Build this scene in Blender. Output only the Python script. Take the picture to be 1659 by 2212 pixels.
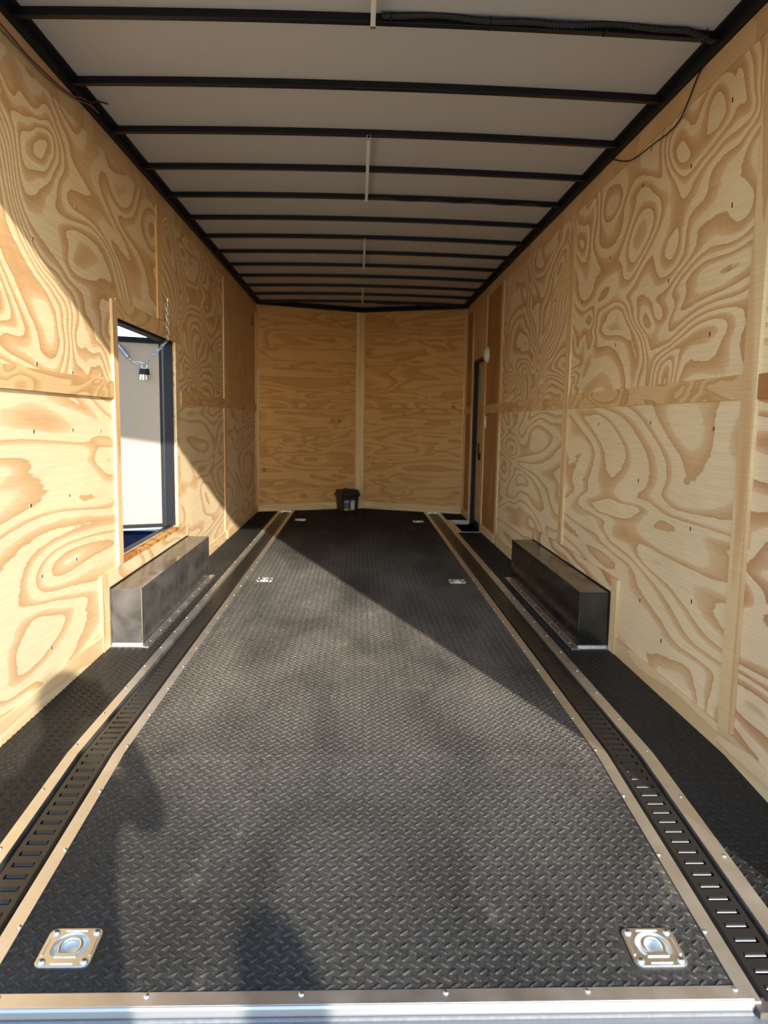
import bpy, bmesh, math, random
from mathutils import Vector, Matrix
random.seed(7)
for o in list(bpy.data.objects): bpy.data.objects.remove(o, do_unlink=True)
sc = bpy.context.scene
col = sc.collection
PI = math.pi

# ------------------------------------------------------------------ camera
F_PX, IMG_H = 1601.38, 2212.0
PITCH, YAW, ROLL = 0.1229, 0.0367, 0.0162
CAM = Vector((-0.0349, 0.0, 1.1112))
fwd = Vector((math.sin(YAW)*math.cos(PITCH), math.cos(YAW)*math.cos(PITCH), -math.sin(PITCH)))
rgt0 = Vector((math.cos(YAW), -math.sin(YAW), 0))
up0 = rgt0.cross(fwd)
rgt = rgt0*math.cos(ROLL) + up0*math.sin(ROLL)
upv = -rgt0*math.sin(ROLL) + up0*math.cos(ROLL)
cd = bpy.data.cameras.new('camera')
cam = bpy.data.objects.new('camera', cd); col.objects.link(cam)
M = Matrix((rgt, upv, -fwd)).transposed().to_4x4(); M.translation = CAM
cam.matrix_world = M
cd.sensor_fit = 'VERTICAL'; cd.sensor_height = 32.0; cd.lens = 32.0*F_PX/IMG_H
cd.clip_start = 0.02; cd.clip_end = 500
cd.dof.use_dof = True; cd.dof.focus_distance = 2.6
cd.dof.aperture_fstop = (cd.lens/1000)/0.0065
sc.camera = cam

# ------------------------------------------------------------------ light
SUN_DIR = Vector((-0.356, 1.0, -0.3744)).normalized()       # direction the light travels
world = bpy.data.worlds.new('world'); sc.world = world; world.use_nodes = True
wn = world.node_tree.nodes; wl = world.node_tree.links
sky = wn.new('ShaderNodeTexSky'); sky.sky_type = 'NISHITA'; sky.sun_disc = False
sky.sun_elevation = math.radians(19.4); sky.sun_rotation = math.radians(160.4)
sky.altitude = 300; sky.air_density = 1.0; sky.dust_density = 0.4; sky.ozone_density = 2.0
bg = wn['Background']; bg.inputs['Strength'].default_value = 0.43
wl.new(sky.outputs['Color'], bg.inputs['Color'])
sd = bpy.data.lights.new('sun', 'SUN'); sd.energy = 5.6; sd.angle = math.radians(0.6); sd.color = (1.0, 0.93, 0.82)
sun = bpy.data.objects.new('sun', sd); col.objects.link(sun)
sun.rotation_euler = SUN_DIR.to_track_quat('-Z', 'Y').to_euler(); sun.location = (4, -8, 6)
sc.view_settings.view_transform = 'Standard'; sc.view_settings.look = 'None'
sc.view_settings.exposure = 0.72; sc.view_settings.gamma = 1.0; sc.view_settings.use_curve_mapping = False

# ------------------------------------------------------------------ dimensions
XL, XR = -1.235, 1.235
YB, VB = 8.877, 0.503          # front corners and depth of the shallow V nose
YLIP, YBEND, SLOPE = 1.424, 2.366, 0.0862
H = 2.425
GZ = -0.62
def zf(y): return 0.0 if y >= YBEND else -SLOPE*(YBEND-y)
def yv(x): return YB + VB*(1-abs(x)/XR)

# ------------------------------------------------------------------ helpers
class MB:
    def __init__(s): s.v = []; s.f = []
    def add(s, vs, fs):
        b = len(s.v); s.v += [tuple(p) for p in vs]; s.f += [tuple(b+i for i in f) for f in fs]
        return s
    def box(s, x0, x1, y0, y1, z0, z1):
        return s.add([(x0,y0,z0),(x1,y0,z0),(x1,y1,z0),(x0,y1,z0),(x0,y0,z1),(x1,y0,z1),(x1,y1,z1),(x0,y1,z1)],
                     [(3,2,1,0),(4,5,6,7),(0,1,5,4),(1,2,6,5),(2,3,7,6),(3,0,4,7)])
    def sweep(s, prof, ys, off=None):
        """closed profile [(x,z)] swept along y through ys following the floor height"""
        n = len(prof); vs = []; fs = []
        for y in ys:
            z0 = zf(y) if off is None else off(y)
            vs += [(x, y, z+z0) for x, z in prof]
        for k in range(len(ys)-1):
            for i in range(n):
                a, b = k*n+i, k*n+(i+1) % n
                fs.append((a, b, b+n, a+n))
        fs.append(tuple(range(n))[::-1]); fs.append(tuple((len(ys)-1)*n+i for i in range(n)))
        return s.add(vs, fs)
    def fbox(s, x0, x1, y0, y1, z0, z1):
        ys = [y0] + ([YBEND] if y0 < YBEND < y1 else []) + [y1]
        return s.sweep([(x0,z0),(x1,z0),(x1,z1),(x0,z1)], ys)
    def prism_x(s, poly, x0, x1):
        n = len(poly)
        vs = [(x0,y,z) for y,z in poly]+[(x1,y,z) for y,z in poly]
        fs = [tuple(range(n))[::-1], tuple(range(n,2*n))]+[(i,(i+1)%n,n+(i+1)%n,n+i) for i in range(n)]
        return s.add(vs, fs)
    def prism_z(s, poly, z0, z1):
        n = len(poly)
        vs = [(x,y,z0) for x,y in poly]+[(x,y,z1) for x,y in poly]
        fs = [tuple(range(n))[::-1], tuple(range(n,2*n))]+[(i,(i+1)%n,n+(i+1)%n,n+i) for i in range(n)]
        return s.add(vs, fs)
    def tube(s, pts, r, n=8, rad=None):
        pts = [Vector(p) for p in pts]; vs = []; fs = []
        t0 = (pts[1]-pts[0]).normalized()
        a = t0.orthogonal().normalized()
        for i, p in enumerate(pts):
            t = (pts[min(i+1,len(pts)-1)]-pts[max(i-1,0)]).normalized()
            a = (a - t*a.dot(t)).normalized(); b = t.cross(a)
            rr = rad(i) if rad else r
            vs += [p+(a*math.cos(2*PI*k/n)+b*math.sin(2*PI*k/n))*rr for k in range(n)]
        for i in range(len(pts)-1):
            for k in range(n):
                fs.append((i*n+k, i*n+(k+1)%n, (i+1)*n+(k+1)%n, (i+1)*n+k))
        fs.append(tuple(range(n))[::-1]); fs.append(tuple((len(pts)-1)*n+k for k in range(n)))
        return s.add(vs, fs)
    def loop(s, pts, r, n=8):
        """closed tube"""
        pts = [Vector(p) for p in pts]; m = len(pts); vs = []; fs = []
        nrm = (pts[1]-pts[0]).cross(pts[m//3]-pts[0]).normalized()
        for i, p in enumerate(pts):
            t = (pts[(i+1)%m]-pts[i-1]).normalized(); b = t.cross(nrm).normalized()
            vs += [p+(nrm*math.cos(2*PI*k/n)+b*math.sin(2*PI*k/n))*r for k in range(n)]
        for i in range(m):
            for k in range(n):
                j = (i+1)%m
                fs.append((i*n+k, i*n+(k+1)%n, j*n+(k+1)%n, j*n+k))
        return s.add(vs, fs)
    def lathe(s, prof, n=16, c=(0,0,0)):
        """profile [(r,z)] about z"""
        vs = []; fs = []
        for r, z in prof:
            vs += [(c[0]+r*math.cos(2*PI*k/n), c[1]+r*math.sin(2*PI*k/n), c[2]+z) for k in range(n)]
        for i in range(len(prof)-1):
            for k in range(n):
                fs.append((i*n+k, i*n+(k+1)%n, (i+1)*n+(k+1)%n, (i+1)*n+k))
        fs.append(tuple(range(n))[::-1]); fs.append(tuple((len(prof)-1)*n+k for k in range(n)))
        return s.add(vs, fs)
    def mesh(s, name, mat, smooth=False, fix=True):
        me = bpy.data.meshes.new(name); me.from_pydata(s.v, [], s.f)
        if fix:
            bm = bmesh.new(); bm.from_mesh(me); bmesh.ops.recalc_face_normals(bm, faces=bm.faces); bm.to_mesh(me); bm.free()
        if smooth:
            me.polygons.foreach_set('use_smooth', [True]*len(me.polygons))
        me.materials.append(mat); me.update()
        return me
    def build(s, name, mat, parent=None, smooth=False, fix=True, bevel=0):
        o = put(name, s.mesh(name, mat, smooth, fix), parent)
        if bevel:
            m = o.modifiers.new('bevel', 'BEVEL'); m.width = bevel; m.segments = 2; m.limit_method = 'ANGLE'
        return o
def put(name, me, parent=None, loc=None, rot=None):
    o = bpy.data.objects.new(name, me); col.objects.link(o)
    if parent: o.parent = parent
    if loc: o.location = loc
    if rot: o.rotation_euler = rot
    return o
def tag(o, label=None, cat=None, group=None, kind=None):
    if label: o['label'] = label
    if cat: o['category'] = cat
    if group: o['group'] = group
    if kind: o['kind'] = kind
    return o
def thing(name, label, cat, loc=(0,0,0), rot=None, group=None):
    return tag(put(name, None, None, loc, rot), label, cat, group)
def lin(c):
    return tuple(((v/255)/12.92 if v/255 <= .04045 else ((v/255+.055)/1.055)**2.4) for v in c)+(1.0,)

# ------------------------------------------------------------------ materials
def newmat(name):
    m = bpy.data.materials.new(name); m.use_nodes = True
    return m, m.node_tree.nodes, m.node_tree.links, m.node_tree.nodes['Principled BSDF']
def plain(name, rgb, rough=.5, metal=0, spec=.5, coat=0, noise=0, nscale=30):
    m, n, l, b = newmat(name)
    b.inputs['Base Color'].default_value = tuple(rgb)+(1,) if len(rgb) == 3 else rgb
    b.inputs['Roughness'].default_value = rough; b.inputs['Metallic'].default_value = metal
    b.inputs['Specular IOR Level'].default_value = spec; b.inputs['Coat Weight'].default_value = coat
    b.inputs['Coat Roughness'].default_value = .08
    if noise:
        tc = n.new('ShaderNodeTexCoord'); nz = n.new('ShaderNodeTexNoise'); nz.inputs['Scale'].default_value = nscale; nz.inputs['Detail'].default_value = 4
        l.new(tc.outputs['Object'], nz.inputs['Vector'])
        mr = n.new('ShaderNodeMapRange'); mr.inputs['To Min'].default_value = 1-noise; mr.inputs['To Max'].default_value = 1+noise
        l.new(nz.outputs['Fac'], mr.inputs['Value'])
        mx = n.new('ShaderNodeMix'); mx.data_type = 'RGBA'; mx.blend_type = 'MULTIPLY'; mx.inputs[0].default_value = 1
        mx.inputs[6].default_value = b.inputs['Base Color'].default_value[:]
        l.new(mr.outputs['Result'], mx.inputs[7]); l.new(mx.outputs[2], b.inputs['Base Color'])
        mr2 = n.new('ShaderNodeMapRange'); mr2.inputs['To Min'].default_value = max(.02, rough*(1-noise*1.5)); mr2.inputs['To Max'].default_value = min(1, rough*(1+noise*1.5))
        l.new(nz.outputs['Fac'], mr2.inputs['Value']); l.new(mr2.outputs['Result'], b.inputs['Roughness'])
    return m
def plywood(name, light, dark, sc3=(1.5,1.5,2.3), bands=7.0, dist=.7, contrast=1.0, streak=.1, rough=.55, seed=0.0, knots=False, duty=.5, detail=1.6):
    """rotary-cut softwood veneer: contour bands of a smooth noise field, crisp on one side"""
    m, n, l, b = newmat(name)
    tc = n.new('ShaderNodeTexCoord'); oi = n.new('ShaderNodeObjectInfo')
    rm = n.new('ShaderNodeMath'); rm.operation = 'MULTIPLY_ADD'; rm.inputs[1].default_value = 53.0; rm.inputs[2].default_value = seed
    l.new(oi.outputs['Random'], rm.inputs[0])
    ad = n.new('ShaderNodeVectorMath'); ad.operation = 'ADD'
    l.new(tc.outputs['Object'], ad.inputs[0]); l.new(rm.outputs[0], ad.inputs[1])
    mp = n.new('ShaderNodeMapping'); mp.inputs['Scale'].default_value = sc3; l.new(ad.outputs[0], mp.inputs['Vector'])
    n1 = n.new('ShaderNodeTexNoise'); n1.inputs['Scale'].default_value = 1; n1.inputs['Detail'].default_value = detail
    n1.inputs['Roughness'].default_value = .42; n1.inputs['Distortion'].default_value = dist
    l.new(mp.outputs[0], n1.inputs['Vector'])
    # fine ragged edge
    n2 = n.new('ShaderNodeTexNoise'); n2.inputs['Scale'].default_value = 26; n2.inputs['Detail'].default_value = 3
    l.new(mp.outputs[0], n2.inputs['Vector'])
    a1 = n.new('ShaderNodeMath'); a1.operation = 'MULTIPLY'; a1.inputs[1].default_value = bands; l.new(n1.outputs['Fac'], a1.inputs[0])
    a2 = n.new('ShaderNodeMath'); a2.operation = 'MULTIPLY_ADD'; a2.inputs[1].default_value = .16; l.new(n2.outputs['Fac'], a2.inputs[0]); l.new(a1.outputs[0], a2.inputs[2])
    fr = n.new('ShaderNodeMath'); fr.operation = 'FRACT'; l.new(a2.outputs[0], fr.inputs[0])
    cr = n.new('ShaderNodeValToRGB'); e = cr.color_ramp.elements
    mid = tuple(light[i]*.45+dark[i]*.55 for i in range(3))+(1,)
    deep = tuple(dark[i]*.88 for i in range(3))+(1,)
    e[0].position = 0.0; e[0].color = light[:3]+(1,)
    e[1].position = 1-duty-.06; e[1].color = light[:3]+(1,)
    for pos, c in ((1-duty+.02, mid), (1-duty*.4, dark[:3]+(1,)), (.965, deep), (.995, light[:3]+(1,))):
        x = e.new(pos); x.color = c
    l.new(fr.outputs[0], cr.inputs['Fac'])
    # fibre streaks along the grain and slow tone drift
    mp2 = n.new('ShaderNodeMapping'); mp2.inputs['Scale'].default_value = (5, 5, 190); l.new(ad.outputs[0], mp2.inputs['Vector'])
    n3 = n.new('ShaderNodeTexNoise'); n3.inputs['Scale'].default_value = 1; n3.inputs['Detail'].default_value = 3; l.new(mp2.outputs[0], n3.inputs['Vector'])
    n4 = n.new('ShaderNodeTexNoise'); n4.inputs['Scale'].default_value = 1.3; n4.inputs['Detail'].default_value = 2; l.new(ad.outputs[0], n4.inputs['Vector'])
    s1 = n.new('ShaderNodeMapRange'); s1.inputs['From Min'].default_value = .3; s1.inputs['From Max'].default_value = .7
    s1.inputs['To Min'].default_value = 1-streak; s1.inputs['To Max'].default_value = 1+streak*.5; l.new(n3.outputs['Fac'], s1.inputs['Value'])
    s2 = n.new('ShaderNodeMapRange'); s2.inputs['From Min'].default_value = .3; s2.inputs['From Max'].default_value = .7
    s2.inputs['To Min'].default_value = .92; s2.inputs['To Max'].default_value = 1.05; l.new(n4.outputs['Fac'], s2.inputs['Value'])
    pm = n.new('ShaderNodeMath'); pm.operation = 'MULTIPLY'; l.new(s1.outputs[0], pm.inputs[0]); l.new(s2.outputs[0], pm.inputs[1])
    mx = n.new('ShaderNodeMix'); mx.data_type = 'RGBA'; mx.blend_type = 'MULTIPLY'; mx.inputs[0].default_value = 1
    l.new(cr.outputs['Color'], mx.inputs[6]); l.new(pm.outputs[0], mx.inputs[7])
    last = mx.outputs[2]
    if contrast < 1:
        mm = n.new('ShaderNodeMix'); mm.data_type = 'RGBA'; mm.inputs[0].default_value = 1-contrast
        l.new(last, mm.inputs[6]); mm.inputs[7].default_value = mid; last = mm.outputs[2]
    if knots:
        vo = n.new('ShaderNodeTexVoronoi'); vo.inputs['Scale'].default_value = 2.3; l.new(ad.outputs[0], vo.inputs['Vector'])
        k = n.new('ShaderNodeMapRange'); k.inputs['From Min'].default_value = .035; k.inputs['From Max'].default_value = .075
        k.inputs['To Min'].default_value = .75; k.inputs['To Max'].default_value = 0; l.new(vo.outputs['Distance'], k.inputs['Value'])
        mk = n.new('ShaderNodeMix'); mk.data_type = 'RGBA'; l.new(k.outputs[0], mk.inputs[0]); l.new(last, mk.inputs[6])
        mk.inputs[7].default_value = tuple(c*.35 for c in dark[:3])+(1,); last = mk.outputs[2]
    l.new(last, b.inputs['Base Color'])
    b.inputs['Roughness'].default_value = rough; b.inputs['Specular IOR Level'].default_value = .3
    bp = n.new('ShaderNodeBump'); bp.inputs['Strength'].default_value = .12; bp.inputs['Distance'].default_value = .002
    l.new(n3.outputs['Fac'], bp.inputs['Height']); l.new(bp.outputs[0], b.inputs['Normal'])
    return m
LW_ = lin((238,213,170)); DK_ = lin((212,168,118))
P_FIG = plywood('plywood_figured', LW_, DK_, (1.0,1.0,1.75), 20.0, .8, duty=.52)
P_BIG = plywood('plywood_broad', lin((240,217,176)), lin((220,179,130)), (.55,.55,2.3), 11.0, .7, duty=.38)
P_BOLD = plywood('plywood_bold', lin((238,213,172)), lin((206,156,112)), (.8,.8,3.2), 11.0, .4)
P_BACK = plywood('plywood_streaked', lin((224,178,116)), lin((200,147,86)), (1.0,1.0,5.5), 6.5, .9, .75, .16, knots=True, detail=3)
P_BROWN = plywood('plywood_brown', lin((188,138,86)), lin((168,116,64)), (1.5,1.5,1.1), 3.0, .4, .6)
P_TAN = plywood('plywood_tan', lin((222,188,138)), lin((206,166,116)), (1.2,1.2,1.6), 6.0, .5, .6)
P_STRIP = plywood('batten_wood', lin((234,204,156)), lin((212,168,116)), (9,9,.6), 4.0, .4, .8)
P_BAND = plywood('band_wood', lin((226,190,140)), lin((206,162,108)), (1.6,1.6,6.0), 9.0, .7, .9)
P_PALE = plywood('pale_pine', lin((238,213,170)), lin((222,186,136)), (.8,.8,9.0), 3.5, .5, .7)
P_EDGE = plain('plywood_edge', lin((206,164,108)), .7, noise=.15, nscale=60)
P_SILL = plywood('sill_orange', lin((214,156,84)), lin((176,104,48)), (3,3,6), 5.0, .8)
BLACK = plain('black_paint_steel', (.010,.011,.014), .5, 0, .2)
BOWM = plain('black_bow_paint', (.008,.008,.009), .35, 0, .3)
def gloss_black(name, lo=.03, hi=.09):
    m, n, l, b = newmat(name)
    tc = n.new('ShaderNodeTexCoord'); nz = n.new('ShaderNodeTexNoise'); nz.inputs['Scale'].default_value = 5; nz.inputs['Detail'].default_value = 5; nz.inputs['Distortion'].default_value = 1.2
    l.new(tc.outputs['Object'], nz.inputs['Vector'])
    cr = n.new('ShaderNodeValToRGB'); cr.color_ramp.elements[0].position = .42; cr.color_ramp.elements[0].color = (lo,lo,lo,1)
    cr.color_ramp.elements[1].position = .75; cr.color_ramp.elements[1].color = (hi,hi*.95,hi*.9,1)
    l.new(nz.outputs['Fac'], cr.inputs['Fac']); l.new(cr.outputs['Color'], b.inputs['Base Color'])
    mr = n.new('ShaderNodeMapRange'); mr.inputs['From Min'].default_value = .35; mr.inputs['From Max'].default_value = .75; mr.inputs['To Min'].default_value = .10; mr.inputs['To Max'].default_value = .30
    l.new(nz.outputs['Fac'], mr.inputs['Value']); l.new(mr.outputs['Result'], b.inputs['Roughness'])
    b.inputs['Specular IOR Level'].default_value = .9
    bp = n.new('ShaderNodeBump'); bp.inputs['Strength'].default_value = .06; bp.inputs['Distance'].default_value = .02
    l.new(nz.outputs['Fac'], bp.inputs['Height']); l.new(bp.outputs[0], b.inputs['Normal'])
    return m
GLOSS = gloss_black('glossy_black_sheet', .008, .02); GLOSSD = gloss_black('sunlit_dusty_black_sheet', .045, .11)  # left sheet: dust film plus sunlight painted in; right sheet painted darker
ALU = plain('bare_aluminium', (.88,.86,.82), .42, 1.0, .5, noise=.14, nscale=14)
ALU2 = plain('bright_aluminium', (.86,.86,.86), .28, 1.0, .5, noise=.1, nscale=20)
ZINC = plain('zinc_plate', (.84,.84,.79), .36, 1.0, noise=.08, nscale=40)
STEEL = plain('bright_steel', (.85,.85,.87), .22, 1.0)
TRACK = plain('track_black_paint', (.014,.0135,.013), .33, 0, .55, noise=.12, nscale=50)
CEIL = plain('ceiling_sheet', (.50,.50,.49), .48, 0, .4, noise=.05, nscale=2)
WHITE = plain('white_plastic', (.78,.75,.70), .45)
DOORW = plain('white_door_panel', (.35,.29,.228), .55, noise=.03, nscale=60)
EXT = plain('black_exterior_skin', (.02,.02,.024), .3)
SUBF = plain('subfloor_dark', (.02,.018,.016), .8)
RED = plain('red_wire', (.35,.03,.03), .5); GREEN = plain('green_wire', (.10,.16,.09), .5)
LOOM = plain('black_loom', (.012,.012,.013), .45)
def rubber(name):
    m, n, l, b = newmat(name)
    tc = n.new('ShaderNodeTexCoord')
    a = n.new('ShaderNodeTexNoise'); a.inputs['Scale'].default_value = 2.1; a.inputs['Detail'].default_value = 4; a.inputs['Distortion'].default_value = .5
    mp = n.new('ShaderNodeMapping'); mp.inputs['Scale'].default_value = (1.3,.55,1); l.new(tc.outputs['Object'], mp.inputs['Vector']); l.new(mp.outputs[0], a.inputs['Vector'])
    f = n.new('ShaderNodeTexNoise'); f.inputs['Scale'].default_value = 75; f.inputs['Detail'].default_value = 5; f.inputs['Roughness'].default_value = .7
    l.new(tc.outputs['Object'], f.inputs['Vector'])
    v = n.new('ShaderNodeTexNoise'); v.inputs['Scale'].default_value = 330; v.inputs['Detail'].default_value = 1; l.new(tc.outputs['Object'], v.inputs['Vector'])
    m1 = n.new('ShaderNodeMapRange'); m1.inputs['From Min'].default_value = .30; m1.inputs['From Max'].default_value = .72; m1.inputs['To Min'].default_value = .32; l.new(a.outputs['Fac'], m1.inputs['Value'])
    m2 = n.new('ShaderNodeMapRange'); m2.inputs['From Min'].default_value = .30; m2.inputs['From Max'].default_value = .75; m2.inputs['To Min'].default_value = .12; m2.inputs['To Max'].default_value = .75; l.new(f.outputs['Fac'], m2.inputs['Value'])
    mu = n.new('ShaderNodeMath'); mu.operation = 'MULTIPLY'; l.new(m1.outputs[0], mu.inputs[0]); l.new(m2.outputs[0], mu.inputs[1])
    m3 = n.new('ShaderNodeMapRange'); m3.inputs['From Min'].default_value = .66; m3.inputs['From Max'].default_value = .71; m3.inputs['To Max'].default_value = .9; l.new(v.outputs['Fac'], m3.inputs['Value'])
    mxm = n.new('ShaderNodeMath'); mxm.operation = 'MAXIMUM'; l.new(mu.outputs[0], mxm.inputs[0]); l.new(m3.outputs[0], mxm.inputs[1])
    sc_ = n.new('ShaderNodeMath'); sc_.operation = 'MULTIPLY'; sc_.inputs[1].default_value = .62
    # trodden dust plus painted sun contrast: lighter middle lane, darker shaded nose and sides
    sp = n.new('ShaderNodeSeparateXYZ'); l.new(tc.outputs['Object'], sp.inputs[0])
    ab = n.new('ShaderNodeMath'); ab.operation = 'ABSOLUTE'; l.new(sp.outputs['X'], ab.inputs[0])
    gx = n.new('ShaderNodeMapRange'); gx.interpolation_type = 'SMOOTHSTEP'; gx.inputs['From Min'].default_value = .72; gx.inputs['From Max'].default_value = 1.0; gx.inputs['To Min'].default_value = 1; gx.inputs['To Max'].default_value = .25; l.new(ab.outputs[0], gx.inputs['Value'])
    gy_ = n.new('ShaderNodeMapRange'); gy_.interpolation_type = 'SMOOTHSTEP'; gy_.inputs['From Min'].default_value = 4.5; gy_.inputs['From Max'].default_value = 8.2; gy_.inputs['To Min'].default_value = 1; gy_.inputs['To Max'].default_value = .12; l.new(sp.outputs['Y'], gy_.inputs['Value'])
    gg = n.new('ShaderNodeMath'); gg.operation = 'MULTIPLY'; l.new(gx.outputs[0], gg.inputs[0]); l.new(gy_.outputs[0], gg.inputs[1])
    gr = n.new('ShaderNodeMapRange'); gr.interpolation_type = 'SMOOTHSTEP'; gr.inputs['From Min'].default_value = 1.4; gr.inputs['From Max'].default_value = 3.2; gr.inputs['To Min'].default_value = .5; gr.inputs['To Max'].default_value = 1.4; l.new(sp.outputs['Y'], gr.inputs['Value'])  # thinner dust at the rear; mid-floor dust raised to paint in sunlit contrast
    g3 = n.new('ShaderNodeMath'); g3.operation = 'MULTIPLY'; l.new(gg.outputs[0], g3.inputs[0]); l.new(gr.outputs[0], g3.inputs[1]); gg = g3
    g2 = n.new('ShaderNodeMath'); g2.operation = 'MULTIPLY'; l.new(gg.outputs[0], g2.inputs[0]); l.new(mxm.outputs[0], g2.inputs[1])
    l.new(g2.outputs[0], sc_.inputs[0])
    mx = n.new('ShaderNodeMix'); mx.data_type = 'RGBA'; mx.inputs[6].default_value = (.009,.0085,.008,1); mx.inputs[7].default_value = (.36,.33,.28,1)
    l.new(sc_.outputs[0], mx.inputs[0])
    # scattered patches of pale tracked-in dirt
    pn = n.new('ShaderNodeTexNoise'); pn.inputs['Scale'].default_value = 3.4; pn.inputs['Detail'].default_value = 6; pn.inputs['Roughness'].default_value = .65; l.new(mp.outputs[0], pn.inputs['Vector'])
    pm = n.new('ShaderNodeMapRange'); pm.inputs['From Min'].default_value = .60; pm.inputs['From Max'].default_value = .78; pm.inputs['To Max'].default_value = .55; l.new(pn.outputs['Fac'], pm.inputs['Value'])
    pf = n.new('ShaderNodeMath'); pf.operation = 'MULTIPLY'; l.new(pm.outputs[0], pf.inputs[0]); l.new(gx.outputs[0], pf.inputs[1])
    pf2 = n.new('ShaderNodeMath'); pf2.operation = 'MULTIPLY'; l.new(pf.outputs[0], pf2.inputs[0]); l.new(f.outputs['Fac'], pf2.inputs[1])
    mp2 = n.new('ShaderNodeMix'); mp2.data_type = 'RGBA'; mp2.inputs[7].default_value = (.42,.36,.26,1); l.new(pf2.outputs[0], mp2.inputs[0]); l.new(mx.outputs[2], mp2.inputs[6])
    l.new(mp2.outputs[2], b.inputs['Base Color'])
    b.inputs['Roughness'].default_value = .5; b.inputs['Specular IOR Level'].default_value = .2
    return m
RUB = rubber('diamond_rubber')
def asphalt(name):
    m, n, l, b = newmat(name)
    tc = n.new('ShaderNodeTexCoord'); nz = n.new('ShaderNodeTexNoise'); nz.inputs['Scale'].default_value = 9; nz.inputs['Detail'].default_value = 8
    l.new(tc.outputs['Object'], nz.inputs['Vector'])
    cr = n.new('ShaderNodeValToRGB'); cr.color_ramp.elements[0].position = .3; cr.color_ramp.elements[0].color = (.19,.185,.175,1); cr.color_ramp.elements[1].position = .75; cr.color_ramp.elements[1].color = (.29,.28,.26,1)
    l.new(nz.outputs['Fac'], cr.inputs['Fac']); l.new(cr.outputs['Color'], b.inputs['Base Color']); b.inputs['Roughness'].default_value = .85
    return m
ASPH = asphalt('asphalt_lot')

# ------------------------------------------------------------------ outside ground and ramp
tag(MB().box(-60,60,-60,80,GZ-.2,GZ).build('ground', ASPH), kind='structure')
rp = MB()
rp.prism_x([(1.322,-.128),(1.322,-.185),(-.62,GZ+.005),(-.72,GZ+.005),(-.62,GZ+.04)], -1.17, 1.17)
ramp = tag(rp.build('ramp_door', plain('ramp_dusty_paint', (.10,.105,.11), .5, 0, .5, noise=.35, nscale=70)), kind='structure')

# ------------------------------------------------------------------ floor
floor = MB()
ys = [YLIP-.04, YBEND]
floor.sweep([(-1.30,-.10),(1.30,-.10),(1.30,-.03),(-1.30,-.03)], [YLIP-.04, YBEND, 7.39])
floor.box(-1.30,1.03,7.39,8.275,-.10,-.03)
floor.prism_z([(-1.30,8.275),(1.30,8.275),(1.30,8.88),(0,9.44),(-1.30,8.88)], -.10,-.03)
floor = tag(floor.build('floor', SUBF), kind='structure')
# left / right strip layout (x): outer strip, track channel, inner strip
SLO, SLI = (-.983,-.947), (-.832,-.796)
SRI, SRO = (.785,.822), (.935,.981)
RINGS = [(-.664,1.546),(.652,1.532),(-.668,5.067),(.670,5.059),(-.662,8.19),(.649,8.147)]
def mat_top(name, x0, x1, y0, yend, holes, parent):
    """thin rubber mat surface with square cut-outs; front edge may follow the V nose"""
    xs = sorted({x0,x1}|{h[0]-.042 for h in holes}|{h[0]+.042 for h in holes})
    yy = sorted({y0,YBEND,yend}|{h[1]-.042 for h in holes}|{h[1]+.042 for h in holes})
    mb = MB()
    for i in range(len(xs)-1):
        for j in range(len(yy)-1):
            cx, cy = (xs[i]+xs[i+1])/2, (yy[j]+yy[j+1])/2
            if any(abs(cx-h[0]) < .042 and abs(cy-h[1]) < .042 for h in holes): continue
            if not x0 <= cx <= x1: continue
            mb.sweep([(xs[i],-.012),(xs[i+1],-.012),(xs[i+1],0),(xs[i],0)], [yy[j],yy[j+1]])
    return mb.build(name, RUB, parent)
def nose(name, x0, x1, yend, parent):
    pts = [(x0,yend),(x1,yend)]+[(x,yv(x)+.01) for x in ([x1]+([0.0] if x0 < 0 < x1 else [])+[x0])]
    return MB().prism_z(pts,-.012,0).build(name, RUB, parent)
def lugs(x0, x1, y0, y1, parent, skip=()):
    px, py = .0335, .037
    L, Wd, Hh = .0130, .0042, .0032
    base = [(-L,0,0),(-.4*L,-Wd,0),(.4*L,-Wd,0),(L,0,0),(.4*L,Wd,0),(-.4*L,Wd,0),(-.55*L,0,Hh),(.55*L,0,Hh)]
    fcs = [(0,1,6),(1,2,7,6),(2,3,7),(3,4,7),(4,5,6,7),(5,0,6)]
    vs = []; fs = []
    nx = int((x1-x0)/px)+2; ny = int((y1-y0)/py)+2
    for j in range(ny):
        for i in range(nx):
            for k in (0,1):
                cx = x0+.010+(i+.5*k)*px; cy = y0+.010+(j+.5*k)*py
                if cx > x1-.010 or cy > min(y1, yv(cx))-.010: continue
                if any(abs(cx-h[0]) < .066 and abs(cy-h[1]) < .066 for h in skip): continue
                a = (.62 if k == 0 else PI-.62)
                ca, sa = math.cos(a), math.sin(a); b = len(vs)
                for (u,v,w) in base:
                    X = cx+u*ca-v*sa; Y = cy+u*sa+v*ca
                    vs.append((X, Y, zf(Y)+w))
                fs += [tuple(b+q for q in f) for f in fcs]
    mb = MB(); mb.v = vs; mb.f = fs
    o = mb.build('diamond_tread', RUB, parent, fix=False)
    return tag(o, kind='stuff')
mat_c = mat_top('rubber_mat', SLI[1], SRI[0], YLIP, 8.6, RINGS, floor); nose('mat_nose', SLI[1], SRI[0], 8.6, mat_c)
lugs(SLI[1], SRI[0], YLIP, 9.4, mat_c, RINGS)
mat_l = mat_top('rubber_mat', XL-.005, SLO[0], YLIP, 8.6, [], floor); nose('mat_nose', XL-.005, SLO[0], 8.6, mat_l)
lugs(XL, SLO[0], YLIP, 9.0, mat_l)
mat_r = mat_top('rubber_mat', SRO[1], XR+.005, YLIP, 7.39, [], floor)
lugs(SRO[1], XR, YLIP, 7.39, mat_r)
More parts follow.
